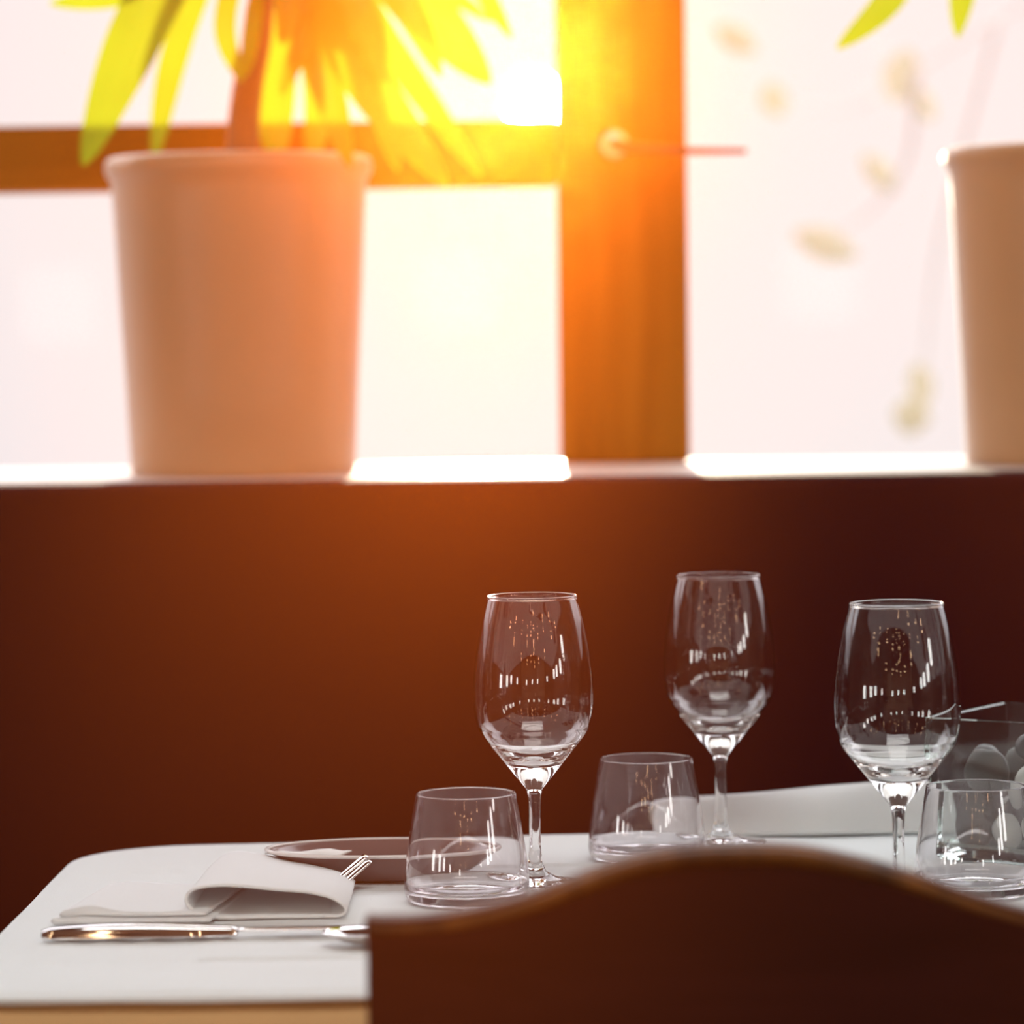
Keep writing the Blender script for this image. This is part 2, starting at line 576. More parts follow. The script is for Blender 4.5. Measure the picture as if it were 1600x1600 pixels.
def cloth(name, mat, z_top, off, drop, hem, thick, flare=.0045, quick=6, nx=150, ny=110, seed=0, flat=False):
    """cloth over the table: a rounded rectangle mapped ring by ring, top then hanging skirt"""
    bm = bmesh.new()
    rc = 0.05

    def outline(t, grow):
        # superellipse-like rounded rectangle walked by parameter t
        w = (TR - TL0) / 2; cx = (TR + TL0) / 2
        # walk 4 sides
        L = [2 * w, 0.64, 2 * w, 0.64]
        return None
    # outline points (counter-clockwise) with rounded corners
    corners = [(TL0 - off, YF - off), (TR + off, YF - off), (TR + off, yback(TR) + off), (TL1 - off, yback(TL1) + off)]
    pts = []
    for i in range(4):
        c = Vector(corners[i]); pv = Vector(corners[i - 1]); nx_ = Vector(corners[(i + 1) % 4])
        r = 0.012 if i < 2 else 0.045
        if i == 3:
            r = 0.075
        a = c + (pv - c).normalized() * r
        d = c + (nx_ - c).normalized() * r
        for k in range(9):
            u = k / 8
            pts.append(a * (1 - u) ** 2 + c * 2 * u * (1 - u) + d * u * u)
        m = 40
        nxt = nx_ + (c - nx_).normalized() * (0.012 if (i + 1) % 4 < 2 else (0.075 if (i + 1) % 4 == 3 else 0.045))
        for k in range(1, m):
            pts.append(d.lerp(nxt, k / m))
    n = len(pts)
    ctr = Vector(((TL0 + TR) / 2, (YF + yback(0.1)) / 2))
    rows = []
    NR = 110
    for j in range(1, NR + 1):
        s = j / NR
        row = []
        for p in pts:
            q = ctr.lerp(p, s)
            z = z_top
            # pressed creases across the table
            for yc, amp in ((2.226, .0016), (2.60, .0012), (2.30, .0008)):
                z += amp * math.exp(-((q.y - yc) / .0035) ** 2) * (1 if yc != 2.30 else 0.7) - amp * .7 * math.exp(-((q.y - yc + .006) / .004) ** 2)
            z += 0.0006 * noise.noise(Vector((q.x * 4, q.y * 16, seed)))
            z += 0.0008 * noise.noise(Vector((q.x * 14, q.y * 34, seed + 3)))
            if s > 0.97:
                z -= 0.002 * ((s - .97) / .03) ** 2
            row.append((q.x, q.y, z))
        rows.append(row)
    # skirt
    per = 0
    lens = [0]
    for k in range(n):
        per += (pts[(k + 1) % n] - pts[k]).length; lens.append(per)
    for j in range(1, 15):
        s = j / 14
        row = []
        for k, p in enumerate(pts):
            a = pts[k - 1]; c = pts[(k + 1) % n]
            tg = (c - a).normalized(); nr = Vector((tg.y, -tg.x))
            u = lens[k]
            front = 1.0
            wav = noise.noise(Vector((u * 9, s * 0.8, seed))) * 0.016 * s + noise.noise(Vector((u * 26, s * 1.4, seed + 7))) * 0.005 * s
            wav *= max(.12, min(1, drop / .1))
            dz = drop * (1 + hem * noise.noise(Vector((u * 9, seed + 5, 0)))) * s
            sh = flare * (1 - (1 - min(1, s * quick)) ** 2)
            q = p + nr * (sh + wav)
            row.append((q.x, q.y, z_top - 0.002 - dz))
        rows.append(row)
    V = grid_surface(bm, rows, wrap=True)
    cv = bm.verts.new((ctr.x, ctr.y, z_top))
    for k in range(n):
        bm.faces.new((cv, V[0][k], V[0][(k + 1) % n]))
    bmesh.ops.recalc_face_normals(bm, faces=bm.faces)
    o = link(name, bm, mat, smooth=True)
    md = o.modifiers.new('thickness', 'SOLIDIFY'); md.thickness = thick; md.offset = -1
    return o


tag(cloth('tablecloth', M['tan_cloth'], TZ - .0035, 0.002, 0.34, .05, .0012, flare=.022, quick=18, seed=11), 'tan cloth hanging beneath the white cloth, showing at its hem', 'tablecloth')
tag(cloth('tablecloth', M['cloth'], TZ, 0.0045, 0.0035, .7, .0012, seed=2), 'white creased linen cloth spread over the dining table', 'tablecloth')

# ------------------------------------------------------------------ chair
CY = 1.93
ch = empty('dining_chair', (at(1150, 1315, CY).x, CY, 0))
tag(ch, 'dark wooden chair with a solid arched backrest, pushed up to the table', 'chair')
top_px = [(575, 1424), (600, 1426), (660, 1424), (740, 1413), (820, 1393), (900, 1363), (980, 1334), (1060, 1318), (1150, 1313), (1240, 1315),
          (1330, 1332), (1420, 1357), (1500, 1385), (1590, 1411), (1670, 1424), (1730, 1427)]
BOW = 0.028
TH = 0.022
tp = [tuple(at(x, y, CY - BOW * ((x - 1152) / 577) ** 2)) for x, y in spline(top_px, 90)]      # rear top edge of the curved panel
xc = ch.location.x
half = (tp[-1][0] - tp[0][0]) / 2; xm = (tp[-1][0] + tp[0][0]) / 2
b = bmesh.new()
zb = 0.56
NZ = 26


def bow(x, z):
    return BOW * ((x - xm) / half) ** 2 + 0.06 * (0.87 - z)


def shell(side):
    rows = []
    for j in range(NZ + 1):
        s = j / NZ
        rows.append([(p[0], CY - bow(p[0], zb + (p[2] - zb) * s) + (side - 1) * TH, zb + (p[2] - zb) * s) for p in tp])
    return rows


A = grid_surface(b, shell(0)); B_ = grid_surface(b, shell(1))
nn = len(tp)
for k in range(nn - 1):
    b.faces.new((A[-1][k], A[-1][k + 1], B_[-1][k + 1], B_[-1][k]))
    b.faces.new((A[0][k + 1], A[0][k], B_[0][k], B_[0][k + 1]))
for j in range(NZ):
    b.faces.new((A[j][0], A[j + 1][0], B_[j + 1][0], B_[j][0]))
    b.faces.new((A[j + 1][-1], A[j][-1], B_[j][-1], B_[j + 1][-1]))
bmesh.ops.recalc_face_normals(b, faces=b.faces)
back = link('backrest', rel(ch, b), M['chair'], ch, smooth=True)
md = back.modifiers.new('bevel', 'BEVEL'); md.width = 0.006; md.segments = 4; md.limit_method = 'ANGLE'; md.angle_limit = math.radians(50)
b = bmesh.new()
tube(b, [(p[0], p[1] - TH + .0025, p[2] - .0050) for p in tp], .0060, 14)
link('top_highlight', rel(ch, b), M['chair_edge'], ch, smooth=True)  # added strip with the edge highlight put into its colour
b = bmesh.new(); box(b, (xm - half + .0, CY + .03, .435), (xm + half, CY + .41, .465), .012, 3)
link('seat', rel(ch, b), M['chair'], ch)
for sx in (-1, 1):
    b = bmesh.new()
    x = xm + sx * (half - .03)
    tube(b, [(x, CY - .03, 0), (x, CY - .005, .44), (x, CY - .028, .62)], [.015, .018, .012], 12)
    link('leg', rel(ch, b), M['chair'], ch, smooth=True)
    b = bmesh.new()
    tube(b, [(x, CY + .38, 0), (x, CY + .37, .436)], [.014, .018], 12)
    link('leg', rel(ch, b), M['chair'], ch, smooth=True)


# ------------------------------------------------------------------ wine glasses
def parallel(pts, t):
    """the profile moved inwards by the wall thickness, so both faces of the wall stay parallel"""
    res = []
    for i, (r, z) in enumerate(pts):
        a, b = pts[max(i - 1, 0)], pts[min(i + 1, len(pts) - 1)]
        dr, dz = b[0] - a[0], b[1] - a[1]
        L = math.hypot(dr, dz) or 1
        res.append((r - dz / L * t, z + dr / L * t))
    return res


def bead(ro, ri, z, n=8):
    c = (ro + ri) / 2; w = (ro - ri) / 2
    return [(c + w * math.cos(PI * q / n), z + w * math.sin(PI * q / n)) for q in range(1, n)]


def wine_profile():
    h = 0.195
    foot = [(0.0, 0.0), (0.030, 0.0), (0.0325, 0.0006), (0.0330, 0.0014), (0.0322, 0.0022), (0.024, 0.0034), (0.014, 0.0052), (0.0075, 0.009),
            (0.0048, 0.015), (0.0040, 0.026)]
    stem = spline([(0.0040, 0.026), (0.0038, 0.040), (0.0039, 0.052), (0.0044, 0.060), (0.0056, 0.0648), (.0075, .0675)], 20)[1:]
    cone = [(.0075 + (.0345 - .0075) * q / 14, .0675 + (.1010 - .0675) * q / 14) for q in range(1, 15)]
    bowl = cone + spline([(.0345, .1010), (.0378, .1070), (.0400, .1160), (.0409, .1280), (.0405, .1400), (.0393, .1520),
                   (.0373, .1650), (.0346, .1790), (.0303, h)], 70)[1:]
    inn = list(reversed(parallel(bowl, 0.0014)))
    inn = [p for p in inn if p[1] > .107]
    r_, z_ = inn[-1]
    floor = spline([(r_, z_), (.0325, .1010), (.0265, .0945), (.0180, .0885), (.0085, .0855), (0.0, .0850)], 28)[1:]
    floor[-1] = (0.0, floor[-1][1])
    return foot + stem + bowl + bead(bowl[-1][0] + .0003, inn[0][0] - .0004, h + .0006, 12) + inn + floor


PROF = wine_profile()
wg = empty('wine_glass', (0, 0, 0))
proto_bowl = lathe('glass_body', PROF, M['wine_glass'], wg, seg=96)


def place_glass(o, px, Y, label):
    s = F / Y
    # foot centre on the table
    x = (px - 800) / s
    o.location = (x, Y, TZ + 0.0012)
    tag(o, label, 'wine glass', 'wine glasses on the table')


# one mesh: the glass is a thing of one blown piece
bpy.data.objects.remove(wg)
g1 = proto_bowl; g1.name = 'wine_glass'; g1.parent = None
specs = [(837, 2.503, 'empty wine glass directly behind the front short tumbler, above the backrest slope'),
         (1127, 2.688, 'empty wine glass standing farthest back, just behind the middle tumbler'),
         (1405, 2.392, 'empty wine glass in front of the square vase of pebbles')]
# account for the camera roll: place by the foot pixel
for i, (px, Y, lab) in enumerate(specs):
    o = g1 if i == 0 else g1.copy()
    if i: COL.objects.link(o)
    py = 520 + 0.375 * F / Y
    p = at(px, py, Y)
    o.location = (p.x, Y, TZ + 0.0012)
    o.rotation_euler = (0, 0, i * 0.7)
    tag(o, lab, 'wine glass', 'wine glasses on the table')


# ------------------------------------------------------------------ tumblers
def tumbler_profile():
    h = .0707
    o1 = spline([(.036, .0), (.0395, .0014), (.0412, .006), (.0414, .012), (.0404, .024), (.0388, .036), (.0368, .048), (.0348, .060), (.0328, h)], 60)
    inn = [p for p in reversed(parallel(o1, .0013)) if p[1] > .012]
    r_, z_ = inn[-1]
    floor = spline([(r_, z_), (.0375, .0082), (.032, .0063), (.018, .0058), (0.0, .0058)], 16)[1:]
    floor[-1] = (0, .0058)
    return [(0, .0012), (.030, .0012), (.034, .0)] + o1 + bead(o1[-1][0], inn[0][0], h) + inn + floor


tum = lathe('tumbler', tumbler_profile(), M['tumbler'], seg=96)
tspecs = [(730, 2.436, 'short wide tumbler nearest the white rolled napkin, beside the oval dish'),
          (1011, 2.622, 'short wide tumbler between two wine glasses at the back of the table'),
          (1526, 2.442, 'short wide tumbler standing in front of the square pebble vase')]
for i, (px, Y, lab) in enumerate(tspecs):
    o = tum if i == 0 else tum.copy()
    if i: COL.objects.link(o)
    p = at(px, 520 + .375 * F / Y, Y)
    o.location = (p.x, Y, TZ + .0012)
    o.rotation_euler = (0, 0, i * 1.3)
    tag(o, lab, 'tumbler', 'short tumblers on the table')

# ------------------------------------------------------------------ square vase with pebbles
VS, VH, WT = 0.122, 0.100, 0.0045
Lp = at(1449, 1147, 2.60)
ang = math.radians(-33)
ex = Vector((math.cos(ang), math.sin(ang))); ey = Vector((-math.sin(ang), math.cos(ang)))
vc = Vector((Lp.x, 2.60)) + ex * VS / 2 + ey * VS / 2
vb = bmesh.new()
hh = VS / 2


def sq(r, z, c=0.004):
    pts = []
    for (sx, sy) in ((1, 1), (-1, 1), (-1, -1), (1, -1)):
        cc = Vector((sx * (r - c), sy * (r - c)))
        a0 = math.atan2(sy, sx) - PI / 4
        for k in range(5):
            a = a0 + k / 4 * PI / 2
            pts.append((cc.x + c * math.cos(a), cc.y + c * math.sin(a), z))
    return pts


rings = [sq(hh - .003, 0), sq(hh, .003), sq(hh, VH - .001), sq(hh - .001, VH), sq(hh - WT + .001, VH, .003), sq(hh - WT, VH - .001, .003), sq(hh - WT, .012, .003), sq(hh - WT - .004, .009, .003)]
V = grid_surface(vb, rings, wrap=True)
vb.faces.new(V[0]); vb.faces.new(V[-1])
bmesh.ops.recalc_face_normals(vb, faces=vb.faces)
vase = link('glass_vase', vb, M['vase'])
vase.location = (vc.x, vc.y, TZ + .0012); vase.rotation_euler = (0, 0, ang)
tag(vase, 'square clear glass vase filled with pebbles, standing cornerwise', 'vase')

rng = random.Random(5)


def pebble_mesh(seed):
    bm = bmesh.new()
    bmesh.ops.create_icosphere(bm, subdivisions=3, radius=1)
    for v in bm.verts:
        d = v.co.normalized()
        v.co = d * (1 + .12 * noise.noise(d * 1.3 + Vector((seed, 0, 0))))
    return bm


peb = []
for k in range(3):
    o = link('pebble', pebble_mesh(k * 3.1), M[('stone_white', 'stone_grey', 'stone_dark')[k]], smooth=True)
    peb.append(o)
inner = hh - WT - .002
# local x, y, z, rx, ry, rz, tilt, kind
ptab = [(-.034, -.038, .030, .017, .012, .023, .2, 1), (-.004, -.041, .024, .014, .010, .013, -.3, 0), (.026, -.040, .026, .016, .011, .012, .1, 0),
        (-.038, .000, .028, .013, .016, .017, 0, 1), (-.006, -.012, .030, .016, .014, .016, .4, 2), (.028, -.008, .028, .014, .017, .015, .3, 0),
        (-.030, .036, .026, .018, .014, .014, 0, 0), (.006, .034, .028, .015, .017, .016, .2, 1), (.038, .034, .026, .013, .016, .014, 0, 2),
        (-.024, -.040, .064, .0175, .011, .017, .5, 1), (.008, -.039, .056, .011, .012, .016, .3, 0), (.036, -.038, .054, .013, .012, .014, -.3, 1),
        (-.040, -.008, .066, .011, .014, .014, 0, 2), (-.010, -.010, .066, .015, .013, .015, .2, 1), (.024, -.012, .062, .015, .014, .016, .1, 2),
        (-.026, .026, .058, .015, .015, .014, 0, 1), (.012, .022, .062, .015, .014, .014, .3, 0), (.040, .016, .058, .011, .014, .013, 0, 0),
        (.010, -.036, .082, .014, .011, .010, .2, 2), (.040, -.036, .080, .011, .012, .011, -.2, 0)]
ktxt = ('smooth white pebble', 'speckled grey pebble', 'dark almost black pebble')
ptxt = [' low at the near corner of the glass vase', ' low behind the glass wall beside a white one', ' at the vase bottom next to the dark core stone', ' low against the side wall of the vase',
        ' in the middle of the vase bottom', ' low in the vase behind the front stones', ' low at the rear corner of the vase', ' low against the rear wall of the vase', ' low in the far hidden corner of the vase',
        ' lying across the second layer by the vase corner', ' upright in the second layer against the glass', ' in the second layer near the edge of the photo', ' on the second layer by the side wall',
        ' in the heart of the second layer', ' behind the upright stone of the second layer', ' on the second layer towards the rear', ' on the second layer against the rear stones', ' on the second layer in the hidden corner',
        ' on top of the pile against the front glass', ' on top of the pile, last towards the photo edge']
used = [False] * 3
R = Matrix.Rotation(ang, 4, 'Z')
for i, (x, y, z, a, b2, c, tl, k) in enumerate(ptab):
    o = peb[k] if not used[k] else peb[k].copy()
    if used[k]: COL.objects.link(o)
    used[k] = True
    v = R @ Vector((x, y, 0))
    o.location = (vc.x + v.x, vc.y + v.y, TZ + .0012 + z - .003)
    o.scale = (a, b2, c)
    o.rotation_euler = (0.1, tl, ang)
    tag(o, ktxt[k] + ptxt[i], 'pebble', 'pebbles in the glass vase')

# ------------------------------------------------------------------ white rolled napkin with knife, spoon, fork
nk = empty('napkin', (at(310, 1440, 2.40).x, 2.42, TZ))
tag(nk, 'white linen napkin loosely rolled open, lying beside the knife', 'napkin')
front = [(518, 1436), (480, 1442), (440, 1444), (400, 1444), (340, 1437), (303, 1424), (290, 1407), (300, 1391), (335, 1384), (380, 1385), (430, 1390), (480, 1394), (520, 1404), (540, 1420), (532, 1431), (505, 1439)]
YN = 2.368
fl = [at(x, y, YN) for x, y in front]
backl = []
# rear opening: pixel on the roll and its own depth
bk = [(520, 1400), (490, 1401), (455, 1401), (430, 1398), (390, 1390), (352, 1372), (340, 1350), (350, 1334), (375, 1329), (410, 1335), (450, 1345), (490, 1355), (530, 1366), (552, 1378), (548, 1392), (515, 1400)]
for i, (x, y) in enumerate(bk):
    u = (x - 340) / 212
    Yb = 2.575 - 0.085 * u
    p = at(x, y, Yb)
    p.z = max(p.z, TZ + .006)
    backl.append(p)
fl = [Vector(p) for p in fl]
for p in fl:
    p.z = max(p.z, TZ + .0022)
f2 = spline([tuple(p) for p in fl], 70); b2_ = spline([tuple(p) for p in backl], 70)
rows = []
for j in range(33):
    s = j / 32
    row = []
    for k, (p, q) in enumerate(zip(f2, b2_)):
        v = Vector(p).lerp(Vector(q), s)
        v.z += 0.0011 * math.sin(s * 7 + k * .12) * s
        row.append(v)
    rows.append(row)
b = bmesh.new(); grid_surface(b, rows)
o = link('rolled_flap', rel(nk, b), M['napkin'], nk, smooth=True)
md = o.modifiers.new('thickness', 'SOLIDIFY'); md.thickness = .0016; md.offset = 0
# flat folded layers below
b = bmesh.new()
for li, (xa, xb, z0, th) in enumerate(((84, 330, .0016, .0036), (96, 322, .0054, .0030))):
    rows = []
    prof = []
    for k in range(9):
        a = PI / 2 + k / 8 * PI
        prof.append((math.cos(a), math.sin(a)))
    x0 = at(xa, 1445, 2.36).x; x1 = at(xb, 1445, 2.36).x
    for j in range(25):
        s = j / 24
        Y = 2.352 + li * .004 + s * (0.135 - li * .01)
        row = []
        r = th / 2
        sh = s * 0.018
        ripple = .0008 * math.sin(s * 9 + li)
        n_ = 44
        top = []
        bot = []
        for k in range(n_ + 1):
            u = k / n_
            x = x0 + r + (x1 - x0 - r) * u
            lift = (.0042 if li else .001) * math.exp(-((u - .18) / .16) ** 2) * (1 - s * .6)
            thin = 1 - .35 * u
            zz = z0 + r
            top.append((x + sh, Y + ripple, TZ + zz + r * thin + lift))
            bot.append((x + sh, Y + ripple, TZ + zz - r * thin + lift * .3))
        nose = [(x0 + r + sh + r * math.cos(PI / 2 + a / 6 * PI) * 1.5, Y, TZ + z0 + r + r * math.sin(PI / 2 + a / 6 * PI) + .0006) for a in range(1, 6)]
        row = list(reversed(top)) + nose + bot
        rows.append(row)
    V = grid_surface(b, rows, wrap=True)
    b.faces.new(V[0]); b.faces.new(list(reversed(V[-1])))
bmesh.ops.recalc_face_normals(b, faces=b.faces)
link('folded_layer', rel(nk, b), M['napkin'], nk, smooth=True)


def ribbon_solid(bm, pts, widths, thicks, seg=12, pw=1.0, taper=0.0):
    rows = []
    P = [Vector(p) for p in pts]
    for i, p in enumerate(P):
        d = (P[min(i + 1, len(P) - 1)] - P[max(i - 1, 0)]).normalized()
        s = d.cross(Vector((0, 0, 1))).normalized(); u = s.cross(d).normalized()
        w, t_ = widths[i] / 2, thicks[i] / 2
        rows.append([p + s * (w * (1 - taper * (math.sin(2 * PI * (k + .5) / seg) + 1) / 2) * math.copysign(abs(math.cos(2 * PI * (k + .5) / seg)) ** pw, math.cos(2 * PI * (k + .5) / seg))) + u * (t_ * math.copysign(abs(math.sin(2 * PI * (k + .5) / seg)) ** pw, math.sin(2 * PI * (k + .5) / seg))) for k in range(seg)])
    V = grid_surface(bm, rows, wrap=True)
    bm.faces.new(list(reversed(V[0]))); bm.faces.new(V[-1])
    bmesh.ops.recalc_face_normals(bm, faces=bm.faces)


# knife: heavy hollow handle, flat blade
KY = 2.322
ka = onz(66, 1462, TZ + .004); kb = onz(372, 1457, TZ + .004)
kn = empty('table_knife', (ka.x, ka.y, TZ))
tag(kn, 'polished steel table knife lying along the front of the rolled napkin', 'knife')
pts = []; ws = []; ts = []
for i in range(25):
    u = i / 24
    p = ka.lerp(kb, u)
    p.z = TZ + .0052 + .0012 * math.sin(u * PI)
    pts.append(p); ws.append(.015 + .006 * math.sin(min(1, u * 1.3) * PI * .5) - .007 * max(0, u - .8) * 5); ts.append(.0055 + .0035 * math.sin(u ** .7 * PI) ** .8 if 0 < u < 1 else .0045)
ws[0] *= .8; 
b = bmesh.new(); ribbon_solid(b, pts, ws, ts, 32, pw=.4, taper=.5)
link('handle', rel(kn, b), M['steel'], kn, smooth=True)
kc = onz(660, 1447, TZ + .004)
b = bmesh.new()
pts = []; ws = []; ts = []
for i in range(25):
    u = i / 24
    p = kb.lerp(kc, u); p.z = TZ + .0060 - .002 * u
    pts.append(p); ws.append(.010 + .008 * min(1, u * 4) if u < .85 else .018 * math.sqrt(max(.02, 1 - ((u - .85) / .15) ** 2))); ts.append(.0022 - .001 * u)
ribbon_solid(b, pts, ws, ts, 12)
link('blade', rel(kn, b), M['steel'], kn, smooth=True)

# spoon between the knife and the napkin, bowl towards the chair
sb = onz(552, 1458, TZ + .004)
sp = empty('spoon', (sb.x, sb.y - .012, TZ))
tag(sp, 'steel spoon whose bowl shows beside the knife blade near the chair', 'spoon')
bm_ = bmesh.new()
rows = []
for j in range(9):
    r = j / 8
    rows.append([(r * .030 * math.cos(2 * PI * k / 36) + .0 + .012, r * .0185 * math.sin(2 * PI * k / 36) - .014, .0022 + .0075 * r ** 2.2) for k in range(36)])
rows[0] = [(.012 + .0005 * math.cos(2 * PI * k / 36), -.014 + .0005 * math.sin(2 * PI * k / 36), .0022) for k in range(36)]
V = grid_surface(bm_, rows, wrap=True); bm_.faces.new(V[0])
o = link('spoon_bowl', bm_, M['steel'], sp, smooth=True)
md = o.modifiers.new('thickness', 'SOLIDIFY'); md.thickness = .0012; md.offset = 1
bm_ = bmesh.new()
pts = spline([(.041, -.014, .0098), (.06, -.013, .012), (.10, -.012, .008), (.15, -.010, .0035)], 16)
ribbon_solid(bm_, pts, [.006 + .006 * (i / 16) for i in range(17)], [.0028] * 17, 12)
link('handle', bm_, M['steel'], sp, smooth=True)

# oval dish behind the napkin
dc = at(602, 1372, 2.550)
dish_prof = [(0, .0006), (.046, .0006), (.050, .0), (.054, .001), (.066, .008), (.078, .0165), (.0815, .0185), (.082, .0195), (.0808, .0198)]
dish_in = [(.077, .0180), (.066, .0105), (.054, .0045), (.046, .0036), (0, .0036)]
dish = empty('oval_dish', (dc.x, 2.550, TZ + .0014))
tag(dish, 'shallow oval taupe dish with a white rim, behind the rolled napkin', 'dish')
lathe('bowl', dish_prof + dish_in, M['dish'], dish, seg=96, sx=1.0, sy=.56)
lathe('rim', [(.0800, .0188), (.0820, .0180), (.0832, .0192), (.0826, .0205), (.0805, .0206), (.0795, .0198)], M['dish_rim'], dish, seg=96, sx=1.0, sy=.56, closed=True)

# folded white paper in the dish
pc = empty('folded_paper', (at(482, 1335, 2.550).x, 2.550, TZ + .0085))
tag(pc, 'small folded white paper lying in the left end of the oval dish', 'paper')
b = bmesh.new()
N = 14
rows = []
for j in range(N + 1):
    row = []
    for k in range(N + 1):
        u = k / N - .5; v = j / N - .5
        x = (u + v) * .030 + .0; y = (v - u) * .019
        z = .0045 + .006 * math.cos(u * PI) * (1 - abs(v)) + .0055 * abs(u + v) ** 1.2 + .0008 * math.sin(9 * u + 5 * v)
        row.append((x, y, z))
    rows.append(row)
grid_surface(b, rows)
o = link('paper_sheet', b, M['paper'], pc, smooth=True)
md = o.modifiers.new('thickness', 'SOLIDIFY'); md.thickness = .0012; md.offset = 0
# it is one sheet: make it the thing itself
o.parent = None; o.location = pc.location; o.name = 'folded_paper_sheet'
lab = pc['label']; bpy.data.objects.remove(pc); tag(o, lab, 'paper'); o.name = 'folded_paper'

# two cutlery handles resting on the dish rim
for i, (a, c, lab) in enumerate((((512, 1386), (571, 1338), 'steel fork handle resting on the dish rim, the farther of the parallel pair'),
                                 ((528, 1388), (576, 1346), 'steel fork handle of the parallel pair on the dish rim, nearer the tumbler'))):
    A_ = at(a[0], a[1], 2.482 - .004 * i); C_ = at(c[0], c[1], 2.499 - .004 * i)
    root = empty('fork', (A_.x, A_.y, TZ))
    tag(root, lab, 'fork', 'forks by the dish')
    A_.z = max(A_.z, TZ + .004)
    d = (C_ - A_)
    b = bmesh.new()
    pts = [A_ - d * .8 + Vector((0, 0, d.z * .72)), A_ - d * .3 + Vector((0, 0, d.z * .22)), A_, A_ + d * .5, C_]
    pts = spline([tuple(p) for p in pts], 18)
    ribbon_solid(b, pts, [.004 + .0035 * (k / 18) for k in range(19)], [.0020 + .0012 * (k / 18) for k in range(19)], 12)
    link('handle', rel(root, b), M['steel'], root, smooth=True)
    b = bmesh.new()
    q = Vector(pts[0]); dd = (Vector(pts[0]) - Vector(pts[2])).normalized(); dd.z = 0; dd.normalize()
    sd = dd.cross(Vector((0, 0, 1)))
    for t4 in (-1.5, -.5, .5, 1.5):
        tube(b, [q + dd * .001, q + dd * .008 + sd * (t4 * .0035), q + dd * .045 + sd * (t4 * .0035)], [.0012, .001, .0007], 8)
    link('tines', rel(root, b), M['steel'], root, smooth=True)

# second napkin, behind the wine glasses
YM = 2.742
n2 = bmesh.new()
tops = [(1022, 1256), (1060, 1251), (1120, 1248), (1200, 1242), (1280, 1234), (1360, 1228), (1420, 1225), (1456, 1226), (1474, 1238)]
tp2 = spline([tuple(at(x, y, YM + .022)) for x, y in tops], 60)
rows = []
for i, p in enumerate(tp2):
    u = i / 60
    hgt = p[2] - TZ - .0012
    row = []
    dep = .082 - .014 * u
    fold = .006 * math.sin(u * 9) + .004 * math.sin(u * 23)
    for k in range(25):
        a = k / 24 * PI
        # front foot -> face -> top -> back
        yy = YM + .022 - math.cos(a) * dep * .5 * (1 - .35 * math.sin(a))
        zz = TZ + .0016 + hgt * math.sin(a) ** 1.2
        if 0 < k < 10:
            yy += fold * math.sin(a * 2) * .6
        row.append((p[0] + .004 * math.sin(a * 3) * (u - .5), yy, zz))
    rows.append(row)
V = grid_surface(n2, rows)
o = link('napkin', n2, M['napkin'], smooth=True)
md = o.modifiers.new('thickness', 'SOLIDIFY'); md.thickness = .0022; md.offset = -1
tag(o, 'long folded white napkin lying behind the wine glasses at the table edge', 'napkin')


# ------------------------------------------------------------------ potted plants
def make_pot(px, Y):
    p = at(px, 740, Y)
    root = empty('potted_plant', (p.x, Y, SILL_Z))
    prof = [(0, .001), (.098, .001), (.103, .0), (.1045, .004), (.108, .08), (.1130, .17), (.1175, .26), (.119, .272), (.1225, .276), (.1240, .283), (.1225, .290), (.117, .293), (.112, .290),
            (.110, .28), (.109, .262), (0, .262)]
    lathe('pot', prof, M['pot'], root, seg=96)
    lathe('soil', [(0, .270), (.05, .272), (.1085, .266), (.1085, .261), (0, .261)], M['soil'], root, seg=48)
    return root


def leaf(root, px_path, w_px, twist=0.0, fold=.25):
    """px_path: (px, py, Y) control points, root to tip"""
    pts = [Vector(p) for p in spline([tuple(at(x, y, Y)) for x, y, Y in px_path], 30)]
    b = bmesh.new(); rows = []
    wm = w_px * 1.12 / (F / 3.42)
    for i, p in enumerate(pts):
        u = i / 30
        d = (pts[min(i + 1, 30)] - pts[max(i - 1, 0)]).normalized()
        s = d.cross(Vector((0, 1, 0)))
        if s.length < .05:
            s = d.cross(Vector((1, 0, 0)))
        s.normalize()
        nrm = s.cross(d).normalized()
        s2 = s * math.cos(twist * u) + nrm * math.sin(twist * u)
        n2_ = s2.cross(d).normalized()
        w = wm / 2 * (min(1, .35 + u * 1.6)) * (1 - max(0, (u - .62) / .38) ** 2.2 * .92)
        row = []
        for k in range(7):
            q = (k - 3) / 3
            row.append(p + s2 * (w * q) + n2_ * (fold * w * abs(q)))
        rows.append(row)
    grid_surface(b, rows)
    bmesh.ops.recalc_face_normals(b, faces=b.faces)
    return link('leaf', rel(root, b), M['leaf'], root, smooth=True)


